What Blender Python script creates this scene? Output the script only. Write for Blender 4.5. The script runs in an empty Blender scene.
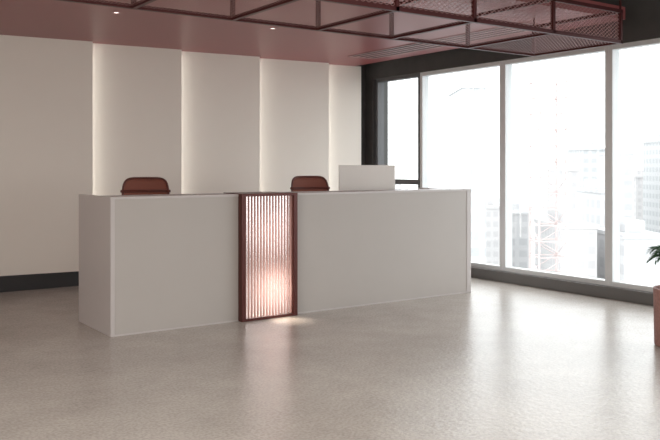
import bpy, bmesh, math, random
from mathutils import Vector, Matrix
random.seed(4)
S = bpy.context.scene
COL = S.collection
try:
    S.view_settings.view_transform = 'Standard'
    S.view_settings.look = 'None'
except Exception:
    pass

F = Vector((math.sin(math.radians(35)), math.cos(math.radians(35)), 0))
R = Vector((math.cos(math.radians(35)), -math.sin(math.radians(35)), 0))
CH = 1.336

# ---------------- materials ----------------
def mat(name, col, rough=0.5, metal=0.0, emit=None, es=0.0, noise=0.04, nscale=6.0, bump=0.0, bscale=40.0, coat=0.0, spec=0.5):
    m = bpy.data.materials.new(name); m.use_nodes = True
    nt = m.node_tree; b = nt.nodes['Principled BSDF']
    b.inputs['Roughness'].default_value = rough
    b.inputs['Metallic'].default_value = metal
    b.inputs['Specular IOR Level'].default_value = spec
    b.inputs['Coat Weight'].default_value = coat
    tc = nt.nodes.new('ShaderNodeTexCoord')
    nz = nt.nodes.new('ShaderNodeTexNoise'); nz.inputs['Scale'].default_value = nscale; nz.inputs['Detail'].default_value = 4
    nt.links.new(tc.outputs['Object'], nz.inputs['Vector'])
    mx = nt.nodes.new('ShaderNodeMix'); mx.data_type = 'RGBA'
    mx.inputs[6].default_value = (*[c*(1-noise) for c in col], 1)
    mx.inputs[7].default_value = (*[min(1, c*(1+noise)) for c in col], 1)
    nt.links.new(nz.outputs['Fac'], mx.inputs[0])
    nt.links.new(mx.outputs[2], b.inputs['Base Color'])
    if emit:
        b.inputs['Emission Color'].default_value = (*emit, 1)
        b.inputs['Emission Strength'].default_value = es
    if bump > 0:
        n2 = nt.nodes.new('ShaderNodeTexNoise'); n2.inputs['Scale'].default_value = bscale; n2.inputs['Detail'].default_value = 3
        nt.links.new(tc.outputs['Object'], n2.inputs['Vector'])
        bp = nt.nodes.new('ShaderNodeBump'); bp.inputs['Strength'].default_value = bump; bp.inputs['Distance'].default_value = 0.01
        nt.links.new(n2.outputs['Fac'], bp.inputs['Height'])
        nt.links.new(bp.outputs['Normal'], b.inputs['Normal'])
    return m

M_wallpanel = mat('wall_panel_paint', (0.88, 0.825, 0.755), 0.75, noise=0.012)
M_wall = mat('wall_paint', (0.66, 0.61, 0.55), 0.8)
M_dark = mat('dark_wall', (0.075, 0.072, 0.07), 0.7, noise=0.2)
M_base = mat('black_baseboard', (0.04, 0.04, 0.042), 0.5)
M_ceil = mat('mauve_ceiling', (0.31, 0.09, 0.09), 0.36, noise=0.02)
M_upper = mat('dark_ceiling', (0.05, 0.043, 0.043), 0.8, noise=0.2)
M_desk = mat('desk_laminate', (0.49, 0.455, 0.43), 0.55, noise=0.03, nscale=3)
M_desktop = mat('desk_top_laminate', (0.57, 0.53, 0.52), 0.4, noise=0.02)
M_redmetal = mat('oxblood_metal', (0.09, 0.018, 0.014), 0.35, 0.3, noise=0.1)
M_gridmetal = mat('maroon_grid_metal', (0.07, 0.012, 0.012), 0.4, 0.3, noise=0.1)
M_frame = mat('window_frame_light', (0.72, 0.74, 0.75), 0.4)
M_framedark = mat('window_frame_dark', (0.10, 0.10, 0.105), 0.45)
M_sill = mat('sill_dark', (0.14, 0.135, 0.13), 0.4)
M_chairplastic = mat('chair_frame_brown', (0.13, 0.035, 0.025), 0.4)
M_chairmesh = mat('chair_mesh_rust', (0.28, 0.10, 0.07), 0.75, bump=0.5, bscale=120)
M_chairseat = mat('chair_seat_fabric', (0.28, 0.10, 0.065), 0.85, bump=0.3, bscale=90)
M_black = mat('black_plastic', (0.03, 0.03, 0.03), 0.4)
M_silver = mat('silver_plastic', (0.84, 0.81, 0.77), 0.4, 0.0)
M_led = mat('led_strip', (1, 0.95, 0.85), 0.5, emit=(1.0, 0.97, 0.92), es=3.6)
M_down = mat('downlight_lens', (1, 1, 1), 0.5, emit=(1, 0.95, 0.9), es=4.0)
M_slot = mat('vent_slot', (0.04, 0.03, 0.03), 0.6)
M_ventmetal = mat('vent_metal', (0.45, 0.28, 0.28), 0.4)
M_leaf = mat('palm_leaf', (0.03, 0.09, 0.03), 0.45, noise=0.4, nscale=12)
M_soil = mat('soil', (0.03, 0.02, 0.015), 0.95, bump=1)
M_ground = mat('city_ground', (0.38, 0.39, 0.39), 0.9, noise=0.2, nscale=0.03)

def floor_mat():
    m = bpy.data.materials.new('polished_concrete'); m.use_nodes = True
    nt = m.node_tree; b = nt.nodes['Principled BSDF']
    tc = nt.nodes.new('ShaderNodeTexCoord')
    n1 = nt.nodes.new('ShaderNodeTexNoise'); n1.inputs['Scale'].default_value = 1.1; n1.inputs['Detail'].default_value = 10; n1.inputs['Roughness'].default_value = 0.75
    n2 = nt.nodes.new('ShaderNodeTexNoise'); n2.inputs['Scale'].default_value = 26; n2.inputs['Detail'].default_value = 3
    n3 = nt.nodes.new('ShaderNodeTexNoise'); n3.inputs['Scale'].default_value = 60; n3.inputs['Detail'].default_value = 3
    for n in (n1, n2, n3): nt.links.new(tc.outputs['Object'], n.inputs['Vector'])
    r = nt.nodes.new('ShaderNodeValToRGB')
    r.color_ramp.elements[0].position = 0.3; r.color_ramp.elements[0].color = (0.43, 0.39, 0.35, 1)
    r.color_ramp.elements[1].position = 0.7; r.color_ramp.elements[1].color = (0.60, 0.55, 0.50, 1)
    nt.links.new(n1.outputs['Fac'], r.inputs[0])
    r3 = nt.nodes.new('ShaderNodeValToRGB')
    r3.color_ramp.elements[0].position = 0.35; r3.color_ramp.elements[0].color = (0.80, 0.80, 0.80, 1)
    r3.color_ramp.elements[1].position = 0.6; r3.color_ramp.elements[1].color = (1, 1, 1, 1)
    nt.links.new(n3.outputs['Fac'], r3.inputs[0])
    mm = nt.nodes.new('ShaderNodeMix'); mm.data_type = 'RGBA'; mm.blend_type = 'MULTIPLY'; mm.inputs[0].default_value = 1
    nt.links.new(r.outputs[0], mm.inputs[6]); nt.links.new(r3.outputs[0], mm.inputs[7])
    nt.links.new(mm.outputs[2], b.inputs['Base Color'])
    b.inputs['Roughness'].default_value = 0.26
    bp = nt.nodes.new('ShaderNodeBump'); bp.inputs['Strength'].default_value = 0.26; bp.inputs['Distance'].default_value = 0.01
    nt.links.new(n2.outputs['Fac'], bp.inputs['Height']); nt.links.new(bp.outputs['Normal'], b.inputs['Normal'])
    return m
M_floor = floor_mat()

def mesh_mat():
    m = bpy.data.materials.new('expanded_metal_mesh'); m.use_nodes = True
    nt = m.node_tree; b = nt.nodes['Principled BSDF']; out = nt.nodes['Material Output']
    b.inputs['Base Color'].default_value = (0.40, 0.22, 0.215, 1); b.inputs['Roughness'].default_value = 0.45; b.inputs['Metallic'].default_value = 0.3
    tc = nt.nodes.new('ShaderNodeTexCoord'); sx = nt.nodes.new('ShaderNodeSeparateXYZ')
    nt.links.new(tc.outputs['Object'], sx.inputs[0])
    def M(op, a, bb=None):
        n = nt.nodes.new('ShaderNodeMath'); n.operation = op
        if isinstance(a, (int, float)): n.inputs[0].default_value = a
        else: nt.links.new(a, n.inputs[0])
        if bb is not None:
            if isinstance(bb, (int, float)): n.inputs[1].default_value = bb
            else: nt.links.new(bb, n.inputs[1])
        return n.outputs[0]
    u = M('MULTIPLY', sx.outputs[0], 20.0)
    v = M('MULTIPLY', M('ADD', sx.outputs[1], sx.outputs[2]), 32.0)
    a = M('ABSOLUTE', M('SUBTRACT', M('FRACT', M('ADD', u, v)), 0.5))
    c = M('ABSOLUTE', M('SUBTRACT', M('FRACT', M('SUBTRACT', u, v)), 0.5))
    hole = M('LESS_THAN', M('MAXIMUM', a, c), 0.41)
    tr = nt.nodes.new('ShaderNodeBsdfTransparent'); mx = nt.nodes.new('ShaderNodeMixShader')
    nt.links.new(hole, mx.inputs[0]); nt.links.new(b.outputs[0], mx.inputs[1]); nt.links.new(tr.outputs[0], mx.inputs[2])
    nt.links.new(mx.outputs[0], out.inputs[0])
    return m
M_mesh = mesh_mat()

def glass_mat():
    m = bpy.data.materials.new('window_glass'); m.use_nodes = True
    nt = m.node_tree; out = nt.nodes['Material Output']; nt.nodes.remove(nt.nodes['Principled BSDF'])
    tr = nt.nodes.new('ShaderNodeBsdfTransparent'); tr.inputs[0].default_value = (0.96, 0.98, 0.98, 1)
    gl = nt.nodes.new('ShaderNodeBsdfGlossy'); gl.inputs['Roughness'].default_value = 0.02
    mx = nt.nodes.new('ShaderNodeMixShader'); mx.inputs[0].default_value = 0.05
    nt.links.new(tr.outputs[0], mx.inputs[1]); nt.links.new(gl.outputs[0], mx.inputs[2]); nt.links.new(mx.outputs[0], out.inputs[0])
    return m
M_glass = glass_mat()

def fluted_mat():
    m = bpy.data.materials.new('fluted_pink_glass'); m.use_nodes = True
    nt = m.node_tree; out = nt.nodes['Material Output']; nt.nodes.remove(nt.nodes['Principled BSDF'])
    tl = nt.nodes.new('ShaderNodeBsdfTranslucent'); tl.inputs[0].default_value = (0.80, 0.55, 0.50, 1)
    df = nt.nodes.new('ShaderNodeBsdfDiffuse'); df.inputs[0].default_value = (0.27, 0.12, 0.105, 1)
    gl = nt.nodes.new('ShaderNodeBsdfGlossy'); gl.inputs['Roughness'].default_value = 0.18; gl.inputs[0].default_value = (1, .9, .88, 1)
    fr = nt.nodes.new('ShaderNodeFresnel'); fr.inputs[0].default_value = 1.5
    a = nt.nodes.new('ShaderNodeMixShader'); a.inputs[0].default_value = 0.5
    b = nt.nodes.new('ShaderNodeMixShader')
    nt.links.new(tl.outputs[0], a.inputs[1]); nt.links.new(df.outputs[0], a.inputs[2])
    nt.links.new(fr.outputs[0], b.inputs[0]); nt.links.new(a.outputs[0], b.inputs[1]); nt.links.new(gl.outputs[0], b.inputs[2])
    nt.links.new(b.outputs[0], out.inputs[0])
    return m
M_fluted = fluted_mat()

def building_mat(name, c1, c2, sx, sz):
    m = bpy.data.materials.new(name); m.use_nodes = True
    nt = m.node_tree; b = nt.nodes['Principled BSDF']; b.inputs['Roughness'].default_value = 0.9
    b.inputs['Specular IOR Level'].default_value = 0.1
    tc = nt.nodes.new('ShaderNodeTexCoord'); s = nt.nodes.new('ShaderNodeSeparateXYZ'); nt.links.new(tc.outputs['Object'], s.inputs[0])
    def M(op, a, bb):
        n = nt.nodes.new('ShaderNodeMath'); n.operation = op
        for i, q in enumerate((a, bb)):
            if isinstance(q, (int, float)): n.inputs[i].default_value = q
            else: nt.links.new(q, n.inputs[i])
        return n.outputs[0]
    h = M('ADD', s.outputs[0], s.outputs[1])
    fx = M('GREATER_THAN', M('FRACT', M('MULTIPLY', h, 1/sx), 0), 0.35)
    fz = M('GREATER_THAN', M('FRACT', M('MULTIPLY', s.outputs[2], 1/sz), 0), 0.45)
    w = M('MULTIPLY', fx, fz)
    mx = nt.nodes.new('ShaderNodeMix'); mx.data_type = 'RGBA'
    mx.inputs[6].default_value = (*c1, 1); mx.inputs[7].default_value = (*c2, 1)
    nt.links.new(w, mx.inputs[0]); nt.links.new(mx.outputs[2], b.inputs['Base Color'])
    return m

# ---------------- mesh helpers ----------------
def bm_box(bm, lo, hi):
    x0, y0, z0 = lo; x1, y1, z1 = hi
    vs = [bm.verts.new(p) for p in ((x0,y0,z0),(x1,y0,z0),(x1,y1,z0),(x0,y1,z0),(x0,y0,z1),(x1,y0,z1),(x1,y1,z1),(x0,y1,z1))]
    for f in ((0,3,2,1),(4,5,6,7),(0,1,5,4),(1,2,6,5),(2,3,7,6),(3,0,4,7)):
        bm.faces.new([vs[i] for i in f])

def finish(bm, name, material, parent=None, loc=None, smooth=False, bevel=0.0, label=None, category=None, kind=None, group=None, origin=None):
    bmesh.ops.recalc_face_normals(bm, faces=bm.faces)
    if origin is not None:
        bmesh.ops.translate(bm, verts=bm.verts, vec=-Vector(origin))
    me = bpy.data.meshes.new(name); bm.to_mesh(me); bm.free()
    me.materials.append(material)
    if smooth:
        for p in me.polygons: p.use_smooth = True
    o = bpy.data.objects.new(name, me); COL.objects.link(o)
    if origin is not None: o.location = origin
    if loc is not None: o.location = loc
    if parent is not None:
        o.parent = parent
        if origin is not None and loc is None:
            o.location = Vector(origin) - parent.location
    if bevel:
        md = o.modifiers.new('bevel', 'BEVEL'); md.width = bevel; md.segments = 2; md.limit_method = 'ANGLE'
    if label: o['label'] = label
    if category: o['category'] = category
    if kind: o['kind'] = kind
    if group: o['group'] = group
    return o

def boxes(name, bl, material, **kw):
    bm = bmesh.new()
    for lo, hi in bl: bm_box(bm, lo, hi)
    return finish(bm, name, material, **kw)

def empty(name, loc, label, category, group=None):
    e = bpy.data.objects.new(name, None); e.empty_display_size = 0.1
    e.location = loc; COL.objects.link(e)
    e['label'] = label; e['category'] = category
    if group: e['group'] = group
    return e

def tube(bm, pts, r, closed=False, n=8):
    pts = [Vector(p) for p in pts]; N = len(pts); rings = []
    prev = None
    for i, p in enumerate(pts):
        if closed: t = pts[(i+1) % N] - pts[i-1]
        else: t = pts[min(i+1, N-1)] - pts[max(i-1, 0)]
        t.normalize()
        if prev is None:
            a = Vector((0, 1, 0)) if abs(t.y) < 0.8 else Vector((1, 0, 0))
        else: a = prev
        a = (a - t*a.dot(t)).normalized(); prev = a
        b = t.cross(a)
        rr = r[i] if isinstance(r, (list, tuple)) else r
        rings.append([bm.verts.new(p + (a*math.cos(k*2*math.pi/n) + b*math.sin(k*2*math.pi/n))*rr) for k in range(n)])
    for i in range(N if closed else N-1):
        A = rings[i]; B = rings[(i+1) % N]
        for k in range(n):
            bm.faces.new((A[k], A[(k+1) % n], B[(k+1) % n], B[k]))
    if not closed:
        bm.faces.new(rings[0]); bm.faces.new(rings[-1])

def cyl(bm, c, r0, r1, z0, z1, n=32):
    A = [bm.verts.new((c[0]+r0*math.cos(2*math.pi*k/n), c[1]+r0*math.sin(2*math.pi*k/n), z0)) for k in range(n)]
    B = [bm.verts.new((c[0]+r1*math.cos(2*math.pi*k/n), c[1]+r1*math.sin(2*math.pi*k/n), z1)) for k in range(n)]
    for k in range(n): bm.faces.new((A[k], A[(k+1) % n], B[(k+1) % n], B[k]))
    bm.faces.new(A); bm.faces.new(B)

# ---------------- room shell ----------------
WX = 7.02; WY = 9.10
boxes('floor', [((-4.2, -3.2, -0.2), (WX+0.25, WY+0.2, 0))], M_floor, kind='structure')
boxes('wall_back', [((-4.2, WY, 0), (WX+0.25, WY+0.2, 3.2))], M_dark, kind='structure')
boxes('wall_left', [((-4.2, -3.2, 0), (-4.0, WY, 3.2))], M_wall, kind='structure')
boxes('wall_front', [((-4.0, -3.2, 0), (WX, -3.0, 3.2))], M_wall, kind='structure')
boxes('wall_right', [((WX-0.02, -3.0, 2.58), (WX+0.25, WY, 3.2)), ((WX-0.02, 8.93, 0), (WX+0.25, WY, 2.58))], M_dark, kind='structure')
boxes('ceiling', [((-4.2, -3.2, 3.2), (WX+0.25, WY+0.2, 3.4))], M_upper, kind='structure')
CZ = 2.75
boxes('trim_1', [((-4.0, 4.66, CZ), (6.72, WY, CZ+0.12))], M_ceil, kind='structure')
boxes('baseboard_back', [((-4.0, 8.99, 0), (6.9, WY, 0.17))], M_base, kind='structure')
boxes('baseboard_right', [((WX-0.06, -3.0, 0), (WX+0.1, 8.93, 0.12))], M_sill, kind='structure', bevel=0.004)

step = 1.083
edges = [2.98 + step*i for i in range(-6, 4)]
for i in range(len(edges)):
    x0 = edges[i]; x1 = min(x0+step, 6.82)
    if x1 - x0 < 0.1: continue
    frac = (x1-x0)/step
    yl = 9.04; yr = 9.04 - 0.12*frac
    bm = bmesh.new()
    z0, z1 = 0.17, CZ
    P = [(x0, yl), (x1, yr), (x1, yr+0.02), (x0, yl+0.03)]
    A = [bm.verts.new((x, y, z0)) for x, y in P]; B = [bm.verts.new((x, y, z1)) for x, y in P]
    for k in range(4): bm.faces.new((A[k], A[(k+1) % 4], B[(k+1) % 4], B[k]))
    bm.faces.new(A); bm.faces.new(B)
    w = finish(bm, 'wall_panel', M_wallpanel, origin=(x0, 9.04, z0), kind='structure', group='backlit wall panels')
    if frac > 0.99 and i >= 5:
        boxes('light_strip', [((x1-0.03, yr+0.025, z0+0.02), (x1-0.012, yr+0.06, z1-0.02))], M_led, origin=(x1, yr, z0), parent=w)

# windows
mull = [8.90, 7.957, 6.51, 5.063, 3.616, 2.169, 0.722, -0.725, -2.172]
for i in range(len(mull)-1):
    ya = mull[i]; yb = mull[i+1]
    z0, z1 = 0.12, 2.58
    dark = (i == 0)
    fm = M_framedark if dark else M_frame
    bl = [((WX, yb+0.0, z0), (WX+0.12, yb+0.045, z1)), ((WX, ya-0.045, z0), (WX+0.12, ya-0.0, z1)),
          ((WX, yb+0.045, z0), (WX+0.10, ya-0.045, z0+0.05)), ((WX, yb+0.045, z1-0.05), (WX+0.10, ya-0.045, z1))]
    if dark:
        bl.append(((WX, yb+0.045, 1.10), (WX+0.10, ya-0.045, 1.17)))
    wo = boxes('window_%d' % (i+1), bl, fm, kind='structure', bevel=0.003, origin=(WX, yb, z0))
    boxes('glass_pane', [((WX+0.05, yb+0.045, z0+0.05), (WX+0.056, ya-0.045, z1-0.05))], M_glass, parent=wo, origin=(WX+0.05, yb, z0))

# ceiling vents
ve = empty('ceiling_vent', (6.3, 6.6, CZ), 'mauve linear slot air diffuser recessed in the ceiling', 'air vent')
boxes('vent_frame', [((6.02, 5.3, CZ-0.012), (6.04, 8.2, CZ)), ((6.40, 5.3, CZ-0.012), (6.42, 8.2, CZ)),
                     ((6.04, 5.3, CZ-0.012), (6.40, 5.32, CZ)), ((6.04, 8.18, CZ-0.012), (6.40, 8.2, CZ))] +
      [((6.02+0.095*k+0.0, 5.32, CZ-0.01), (6.02+0.095*k+0.035, 8.18, CZ-0.002)) for k in range(1, 4)], M_ventmetal, parent=ve, origin=(6.3, 6.6, CZ))
boxes('vent_slot', [((6.04, 5.32, CZ-0.004), (6.40, 8.18, CZ-0.001))], M_slot, parent=ve, origin=(6.3, 6.6, CZ))

# downlights
for (x, y) in ((2.59, 7.1), (4.19, 7.0)):
    e = empty('downlight', (x, y, CZ), 'small round recessed ceiling spotlight', 'ceiling light', group='recessed ceiling spotlights')
    bm = bmesh.new()
    tube(bm, [(x+0.032*math.cos(a*math.pi/12), y+0.032*math.sin(a*math.pi/12), CZ-0.004) for a in range(24)], 0.006, closed=True)
    finish(bm, 'trim_ring', M_ventmetal, parent=e, origin=(x, y, CZ), smooth=True)
    bm = bmesh.new(); cyl(bm, (x, y), 0.022, 0.022, CZ-0.004, CZ-0.001, 20)
    finish(bm, 'lens', M_down, parent=e, origin=(x, y, CZ))

# ---------------- suspended mesh canopy ----------------
gx = [5.93, 5.06, 4.19, 3.46, 2.72, 1.98, 1.24, 0.50, -0.24]
gy = [5.10, 4.16]
zb, zt = 2.40, 2.66
can = empty('mesh_canopy', (3.0, 4.6, zb), 'suspended maroon metal box grid with expanded mesh panels', 'suspended ceiling')
CO = (3.0, 4.6, zb)
bl = []
t = 0.015
for z in (zb, zt):
    for y in gy: bl.append(((gx[-1]-t, y-t, z-t), (gx[0]+t, y+t, z+t)))
    for x in gx: bl.append(((x-t, gy[-1]-t, z-t+0.001), (x+t, gy[0]+t, z+t-0.001)))
for x in gx:
    for y in gy: bl.append(((x-t+.001, y-t+.001, zb), (x+t-.001, y+t-.001, zt)))
for x in (gx[0], gx[4], gx[-1]):
    for y in gy:
        bl.append(((x-0.006, y-0.006, zt), (x+0.006, y+0.006, CZ if y > 4.66 else 3.2)))
boxes('canopy_frame', bl, M_gridmetal, parent=can, origin=CO)
for i in range(len(gx)-1):
    for j in range(len(gy)-1):
        bm = bmesh.new()
        vs = [bm.verts.new(p) for p in ((gx[i+1]+t, gy[j+1]+t, zb), (gx[i]-t, gy[j+1]+t, zb), (gx[i]-t, gy[j]-t, zb), (gx[i+1]+t, gy[j]-t, zb))]
        bm.faces.new(vs)
        finish(bm, 'mesh_panel', M_mesh, parent=can, origin=CO)
bm = bmesh.new()
for i in range(len(gx)-1):
    bm.faces.new([bm.verts.new(p) for p in ((gx[i+1]+t, gy[1], zb+t), (gx[i]-t, gy[1], zb+t), (gx[i]-t, gy[1], zt-t), (gx[i+1]+t, gy[1], zt-t))])
for j in range(len(gy)-1):
    bm.faces.new([bm.verts.new(p) for p in ((gx[0], gy[j+1]+t, zb+t), (gx[0], gy[j]-t, zb+t), (gx[0], gy[j]-t, zt-t), (gx[0], gy[j+1]+t, zt-t))])
finish(bm, 'side_mesh', M_mesh, parent=can, origin=CO)

# ---------------- reception desk ----------------
DX0, DX1, DY, DB, DH = 2.19, 6.13, 6.13, 6.92, 1.10
GX0, GX1 = 3.325, 3.895
desk = empty('reception_desk', (4.16, 6.5, 0), 'long pale grey reception counter with oxblood-framed fluted glass insert', 'reception desk')
org = (4.16, 6.5, 0)
for xa, xb in ((DX0, DX0+0.035), (DX1-0.06, DX1)):
    boxes('end_panel', [((xa, DY, 0), (xb, DB, DH))], M_desktop, parent=desk, origin=org, bevel=0.002)
for xa, xb in ((DX0+0.035, GX0), (GX1, DX1-0.06)):
    boxes('front_panel', [((xa, DY+0.005, 0.012), (xb, DY+0.05, DH-0.0205))], M_desk, parent=desk, origin=org)
    boxes('toe_kick', [((xa, DY+0.002, 0), (xb, DY+0.05, 0.0115))], M_desktop, parent=desk, origin=org)
boxes('countertop', [((DX0+0.035, DY, DH-0.02), (GX0, DY+0.36, DH)), ((GX1, DY, DH-0.02), (DX1-0.06, DY+0.36, DH))], M_desktop, parent=desk, origin=org, bevel=0.002)
boxes('inner_partition', [((DX0+0.035, DY+0.28, 0.0), (DX1-0.06, DY+0.3, DH-0.034))], M_desk, parent=desk, origin=org)
boxes('worktop', [((DX0+0.035, DY+0.302, 0.71), (DX1-0.06, DB, 0.74))], M_desktop, parent=desk, origin=org, bevel=0.003)
fy0 = DY-0.06; fw = 0.04
boxes('insert_frame', [((GX0, fy0, 0), (GX0+fw, DY+0.1, DH+0.005)), ((GX1-fw, fy0, 0), (GX1, DY+0.1, DH+0.005)),
                       ((GX0+fw, fy0, 0.0), (GX1-fw, DY+0.1, 0.022)), ((GX0+fw, fy0, DH-0.02), (GX1-fw, DY+0.36, DH+0.005))],
      M_redmetal, parent=desk, origin=org, bevel=0.002)
bm = bmesh.new()
nfl = 16; seg = 10; xa, xb = GX0+fw, GX1-fw
prev = None
for k in range(nfl*seg+1):
    u = k/(nfl*seg); x = xa+(xb-xa)*u
    y = fy0+0.025 - 0.004*(0.5-0.5*math.cos(2*math.pi*nfl*u))
    a = bm.verts.new((x, y, 0.022)); b = bm.verts.new((x, y, DH-0.02))
    if prev: bm.faces.new((prev[0], a, b, prev[1]))
    prev = (a, b)
finish(bm, 'fluted_glass', M_fluted, parent=desk, origin=org, smooth=True)

# ---------------- monitor ----------------
mon = empty('computer_monitor', (5.14, 6.66, 0.741), 'pale silver desktop monitor seen from its back on the desk', 'monitor')
boxes('screen_housing', [((-0.32, -0.012, 0.20), (0.32, 0.006, 0.615))], M_silver, parent=mon, bevel=0.004)
boxes('screen', [((-0.31, 0.0061, 0.21), (0.31, 0.009, 0.605))], M_black, parent=mon)
boxes('stand', [((-0.03, -0.03, 0.01), (0.03, -0.0125, 0.30)), ((-0.11, -0.10, 0.0), (0.11, 0.08, 0.01))], M_silver, parent=mon, bevel=0.003)
mon.rotation_euler = (0, 0, math.radians(-14))

# ---------------- office chair ----------------
def back_pt(u, v):
    x = 0.225*u
    z = 0.60 + 0.625*v
    y = 0.24 - 0.05*u*u + 0.05*v - 0.03*math.sin(v*math.pi)
    return Vector((x, y, z))
def outline(n=48):
    pts = []
    for k in range(n):
        a = 2*math.pi*k/n
        e = 0.32
        cx = math.copysign(abs(math.cos(a))**e, math.cos(a)); cz = math.copysign(abs(math.sin(a))**e, math.sin(a))
        v = 0.5+0.5*cz
        w = 0.86+0.14*math.cos((v-0.6)*1.8) - 0.0
        pts.append(back_pt(cx*w, v))
    return pts
def build_chair(loc, rot, label):
    ch = empty('office_chair', loc, label, 'chair', group='office chairs behind the desk')
    ch.rotation_euler = (0, 0, rot)
    ol = outline()
    bm = bmesh.new(); tube(bm, ol, 0.011, closed=True)
    tube(bm, [back_pt(u/6*1.07, 0.79)+Vector((0, -0.004, 0)) for u in range(-6, 7)], 0.014)
    finish(bm, 'backrest_frame', M_chairplastic, parent=ch, smooth=True)
    bm = bmesh.new()
    N = 14; g = []
    for j in range(N+1):
        v = 0.015+0.97*j/N
        cz = abs(2*v-1); wmax = (1-min(1, cz)**(2/0.32))**(0.16)*(0.86+0.14*math.cos((v-0.6)*1.8))
        g.append([bm.verts.new(back_pt(wmax*(i/N*2-1), v)) for i in range(N+1)])
    for j in range(N):
        for i in range(N): bm.faces.new((g[j][i], g[j][i+1], g[j+1][i+1], g[j+1][i]))
    o = finish(bm, 'backrest', M_chairmesh, parent=ch, smooth=True)
    md = o.modifiers.new('s', 'SOLIDIFY'); md.thickness = 0.006; md.offset = 0
    bm = bmesh.new(); rings = []
    for (r, z) in ((0.90, 0.43), (1.0, 0.445), (1.0, 0.475), (0.93, 0.495), (0.5, 0.49)):
        ring = []
        for k in range(40):
            a = 2*math.pi*k/40
            cx = math.copysign(abs(math.cos(a))**0.5, math.cos(a)); cy = math.copysign(abs(math.sin(a))**0.5, math.sin(a))
            ring.append(bm.verts.new((0.245*r*cx, 0.235*r*cy-0.02, z)))
        rings.append(ring)
    for i in range(len(rings)-1):
        for k in range(40): bm.faces.new((rings[i][k], rings[i][(k+1) % 40], rings[i+1][(k+1) % 40], rings[i+1][k]))
    bm.faces.new(rings[0]); bm.faces.new(rings[-1])
    finish(bm, 'seat', M_chairseat, parent=ch, smooth=True)
    bm = bmesh.new()
    tube(bm, [(0, 0.0, 0.405), (0, 0.2, 0.405), (0, 0.275, 0.46), (0, 0.265, 0.62), (0, 0.26, 0.80)], 0.02)
    bm_box(bm, (-0.09, -0.1, 0.39), (0.09, 0.12, 0.43))
    finish(bm, 'back_support', M_chairplastic, parent=ch)
    for s in (-1, 1):
        bm = bmesh.new()
        tube(bm, [(s*0.2, 0, 0.42), (s*0.29, 0, 0.43), (s*0.30, 0, 0.5), (s*0.30, 0, 0.655)], 0.015)
        bm_box(bm, (s*0.30-0.035, -0.13, 0.655), (s*0.30+0.035, 0.12, 0.68))
        finish(bm, 'armrest', M_chairplastic, parent=ch, bevel=0.004)
    bm = bmesh.new(); cyl(bm, (0, 0), 0.028, 0.028, 0.1, 0.26, 16); cyl(bm, (0, 0), 0.016, 0.016, 0.26, 0.39, 16)
    finish(bm, 'gas_lift', M_black, parent=ch)
    bm = bmesh.new()
    cyl(bm, (0, 0), 0.05, 0.04, 0.085, 0.125, 20)
    for k in range(5):
        a = 2*math.pi*k/5+0.3; c, s_ = math.cos(a), math.sin(a)
        tube(bm, [(0.03*c, 0.03*s_, 0.11), (0.16*c, 0.16*s_, 0.095), (0.30*c, 0.30*s_, 0.075)], [0.022, 0.018, 0.014])
    finish(bm, 'star_base', M_black, parent=ch, smooth=True)
    for k in range(5):
        a = 2*math.pi*k/5+0.3; c, s_ = math.cos(a), math.sin(a)
        bm = bmesh.new()
        for off in (-0.014, 0.014):
            p = Vector((0.30*c-s_*off, 0.30*s_+c*off, 0.03)); d = Vector((-s_, c, 0))*0.009
            tube(bm, [p-d, p+d], 0.03, n=16)
        tube(bm, [(0.30*c, 0.30*s_, 0.03), (0.30*c, 0.30*s_, 0.078)], 0.007)
        finish(bm, 'caster', M_black, parent=ch)
    return ch
build_chair((3.01, 7.42, 0), math.radians(-20), 'rust-brown mesh-back office chair at the reception counter')
build_chair((5.02, 7.42, 0), math.radians(-12), 'rust-brown mesh-back office chair beside the monitor')

# ---------------- potted palm ----------------
pc = Vector((5.58, 3.36, 0))
pp = empty('potted_palm', pc, 'small green palm in a pinkish terracotta cylindrical planter', 'potted plant')
M_planter = mat('planter_rose', (0.36, 0.19, 0.165), 0.7, noise=0.45, nscale=60, bump=0.8, bscale=70)
bm = bmesh.new()
prof = [(0.20, 0.0), (0.215, 0.01), (0.222, 0.40), (0.222, 0.43), (0.205, 0.43), (0.20, 0.38)]
rings = []
for r, z in prof:
    rings.append([bm.verts.new((r*math.cos(2*math.pi*k/48), r*math.sin(2*math.pi*k/48), z)) for k in range(48)])
for i in range(len(rings)-1):
    for k in range(48): bm.faces.new((rings[i][k], rings[i][(k+1) % 48], rings[i+1][(k+1) % 48], rings[i+1][k]))
bm.faces.new(rings[0])
finish(bm, 'planter', M_planter, parent=pp)
bm = bmesh.new(); cyl(bm, (0, 0), 0.2, 0.2, 0.36, 0.385, 32); finish(bm, 'soil', M_soil, parent=pp)
bm = bmesh.new()
for k in range(26):
    a = 2*math.pi*k/26 + random.uniform(-.1, .1); reach = random.uniform(0.2, 0.28); top = random.uniform(0.27, 0.35)
    c, s_ = math.cos(a), math.sin(a); pts = []
    for i in range(13):
        t_ = i/12
        r_ = reach*t_**1.2; z = 0.38 + top*math.sin(t_*2.0)/0.98
        pts.append(Vector((r_*c, r_*s_, z)))
    tube(bm, pts, [0.006*(1-0.7*i/12) for i in range(13)], n=5)
    for i in range(5, 13):
        p = pts[i]; tdir = (pts[i]-pts[i-1]).normalized(); side = Vector((-s_, c, 0))
        L = 0.10*math.sin((i-1)/12*math.pi*0.95)+0.02
        for sg in (-1, 1):
            tip = p + (side*sg*0.8 + tdir*0.7).normalized()*L - Vector((0, 0, 0.25*L))
            m1 = p.lerp(tip, 0.45); w_ = tdir*0.012
            bm.faces.new([bm.verts.new(q) for q in (p, m1-w_, tip, m1+w_+Vector((0, 0, .003)))])
finish(bm, 'fronds', M_leaf, parent=pp)

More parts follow.
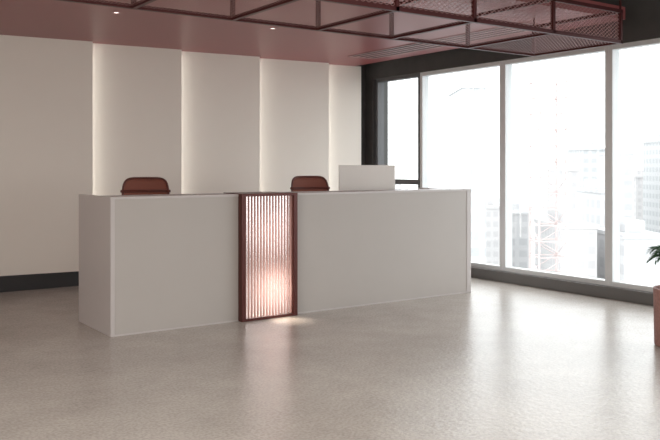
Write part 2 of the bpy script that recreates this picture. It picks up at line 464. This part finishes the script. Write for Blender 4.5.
# ---------------- city outside ----------------
GZ = -60
boxes('ground', [((15, -600, GZ-1), (1200, 1200, GZ))], M_ground, kind='structure')
mats = [building_mat('tower_a', (0.515, 0.52, 0.525), (0.425, 0.435, 0.445), 3.0, 3.4),
        building_mat('tower_b', (0.51, 0.50, 0.50), (0.45, 0.44, 0.445), 2.2, 3.0),
        building_mat('tower_c', (0.53, 0.53, 0.535), (0.46, 0.46, 0.47), 4.0, 3.8)]
def bld(u0, u1, vtop, d, mi, dep=20, label='pale hazy high-rise office building with gridded windows'):
    k0 = (u0-330)/800; k1 = (u1-330)/800
    A = F*d + R*(k0*d); Bp = F*d + R*(k1*d)
    zt_ = CH + (167-vtop)*d/800
    c = (A+Bp)/2 + F*dep/2; w = (Bp-A).length
    h = zt_-GZ
    bm = bmesh.new()
    bm_box(bm, (-w/2, -dep/2, 0), (w/2, dep/2, h))
    bm_box(bm, (-w/2*0.5, -dep/4, h), (w/2*0.4, dep/4, h+2.5))
    bm_box(bm, (-w/2-0.3, -dep/2-0.3, h-0.8), (w/2+0.3, dep/2+0.3, h-0.01))
    o = finish(bm, 'office_building', mats[mi], loc=(c.x, c.y, GZ), label=label, category='building', group='city buildings outside the windows')
    o.rotation_euler = (0, 0, math.radians(-35))
    return o
bld(463, 486, 84, 170, 0)
bld(486, 502, 206, 240, 1)
bld(428, 455, 215, 260, 1)
bld(380, 412, 190, 300, 2)
bld(511, 531, 212, 260, 2)
bld(566, 579, 168, 230, 1)
bld(582, 606, 148, 300, 0)
bld(601, 612, 190, 195, 2)
bld(618, 634, 152, 260, 2)
bld(636, 662, 176, 340, 1)
bld(664, 700, 140, 300, 0)
bld(560, 597, 225, 165, 1)
bld(624, 668, 235, 160, 2)
M_lat = mat('lattice_rose', (0.49, 0.41, 0.40), 0.7)
d = 150; c0 = F*d + R*((548-330)/800*d)
def lattice(w, h):
    bm = bmesh.new(); n = 26; hh = h/n
    for sx in (-1, 1):
        for sy in (-1, 1):
            bm_box(bm, (sx*w-0.15, sy*w-0.15, 0), (sx*w+0.15, sy*w+0.15, h))
    for i in range(1, n+1):
        z = i*hh
        for s_ in (-1, 1):
            bm_box(bm, (-w, s_*w-0.1, z-0.1), (w, s_*w+0.1, z+0.1)); bm_box(bm, (s_*w-0.1, -w, z-0.1), (s_*w+0.1, w, z+0.1))
            q = 1 if i % 2 else -1
            tube(bm, [(-w*q, s_*w, z-hh), (w*q, s_*w, z)], 0.08, n=4)
            tube(bm, [(s_*w, -w*q, z-hh), (s_*w, w*q, z)], 0.08, n=4)
    return bm
bm = lattice(2.6, 60+1.3+16)
o = finish(bm, 'lattice_tower', M_lat, loc=(c0.x, c0.y, GZ), label='pale rose steel lattice construction tower', category='tower')
o.rotation_euler = (0, 0, math.radians(-30))

# ---------------- lights ----------------
world = bpy.data.worlds.new('sky'); S.world = world; world.use_nodes = True
bg = world.node_tree.nodes['Background']; bg.inputs[0].default_value = (0.99, 0.99, 1.0, 1); bg.inputs[1].default_value = 3.6
def area(name, loc, rot, sx, sy, e, col=(1, 1, 1), portal=False):
    l = bpy.data.lights.new(name, 'AREA'); l.shape = 'RECTANGLE'; l.size = sx; l.size_y = sy; l.energy = e; l.color = col
    o = bpy.data.objects.new(name, l); o.location = loc; o.rotation_euler = rot; COL.objects.link(o)
    if portal: l.cycles.is_portal = True
    return o
area('window_portal', (WX+0.14, 3.4, 1.35), (0, math.radians(90), 0), 2.5, 11.2, 0, portal=True)
area('overhead_fill', (1.0, 1.0, 3.15), (0, 0, 0), 6, 5, 190, (1, 0.95, 0.89))  # added fill under the upper ceiling to lift the interior, no fixture
lo = area('side_fill', (-3.6, 2.2, 1.7), (0, 0, 0), 4, 2.2, 175, (1, 0.95, 0.89))  # added out-of-view fill from the left, aimed at desk and back wall
lo.rotation_euler = (Vector((5.0, 8.8, 1.4))-Vector(lo.location)).to_track_quat('-Z', 'Y').to_euler()
gxm = (GX0+GX1)/2
area('insert_backlight', (gxm+0.05, DY+0.20, 0.78), (math.radians(-90), 0, 0), 0.20, 0.26, 1.0, (1, 0.86, 0.80))
area('insert_backlight', (gxm+0.07, DY+0.18, 0.25), (math.radians(-90), 0, 0), 0.20, 0.20, 2.3, (1, 0.86, 0.77))
sp = bpy.data.lights.new('floor_pool_fill', 'SPOT'); sp.energy = 9; sp.spot_size = math.radians(75); sp.spot_blend = 1.0; sp.shadow_soft_size = 0.02; sp.color = (1, .86, .72)  # added spot without a fixture, makes the warm pool before the insert
so = bpy.data.objects.new('floor_pool_fill', sp); COL.objects.link(so); so.location = (gxm+0.09, fy0-0.03, 0.30)
so.rotation_euler = Vector((0.0, -0.12, -0.30)).to_track_quat('-Z', 'Y').to_euler()

# ---------------- camera ----------------
cd = bpy.data.cameras.new('camera'); cam = bpy.data.objects.new('camera', cd); COL.objects.link(cam)
cam.location = (0, 0, CH); cam.rotation_euler = (math.radians(90), 0, math.radians(-35))
cd.sensor_width = 36; cd.lens = 36*800/660; cd.shift_y = -53/660; cd.clip_end = 3000
S.camera = cam
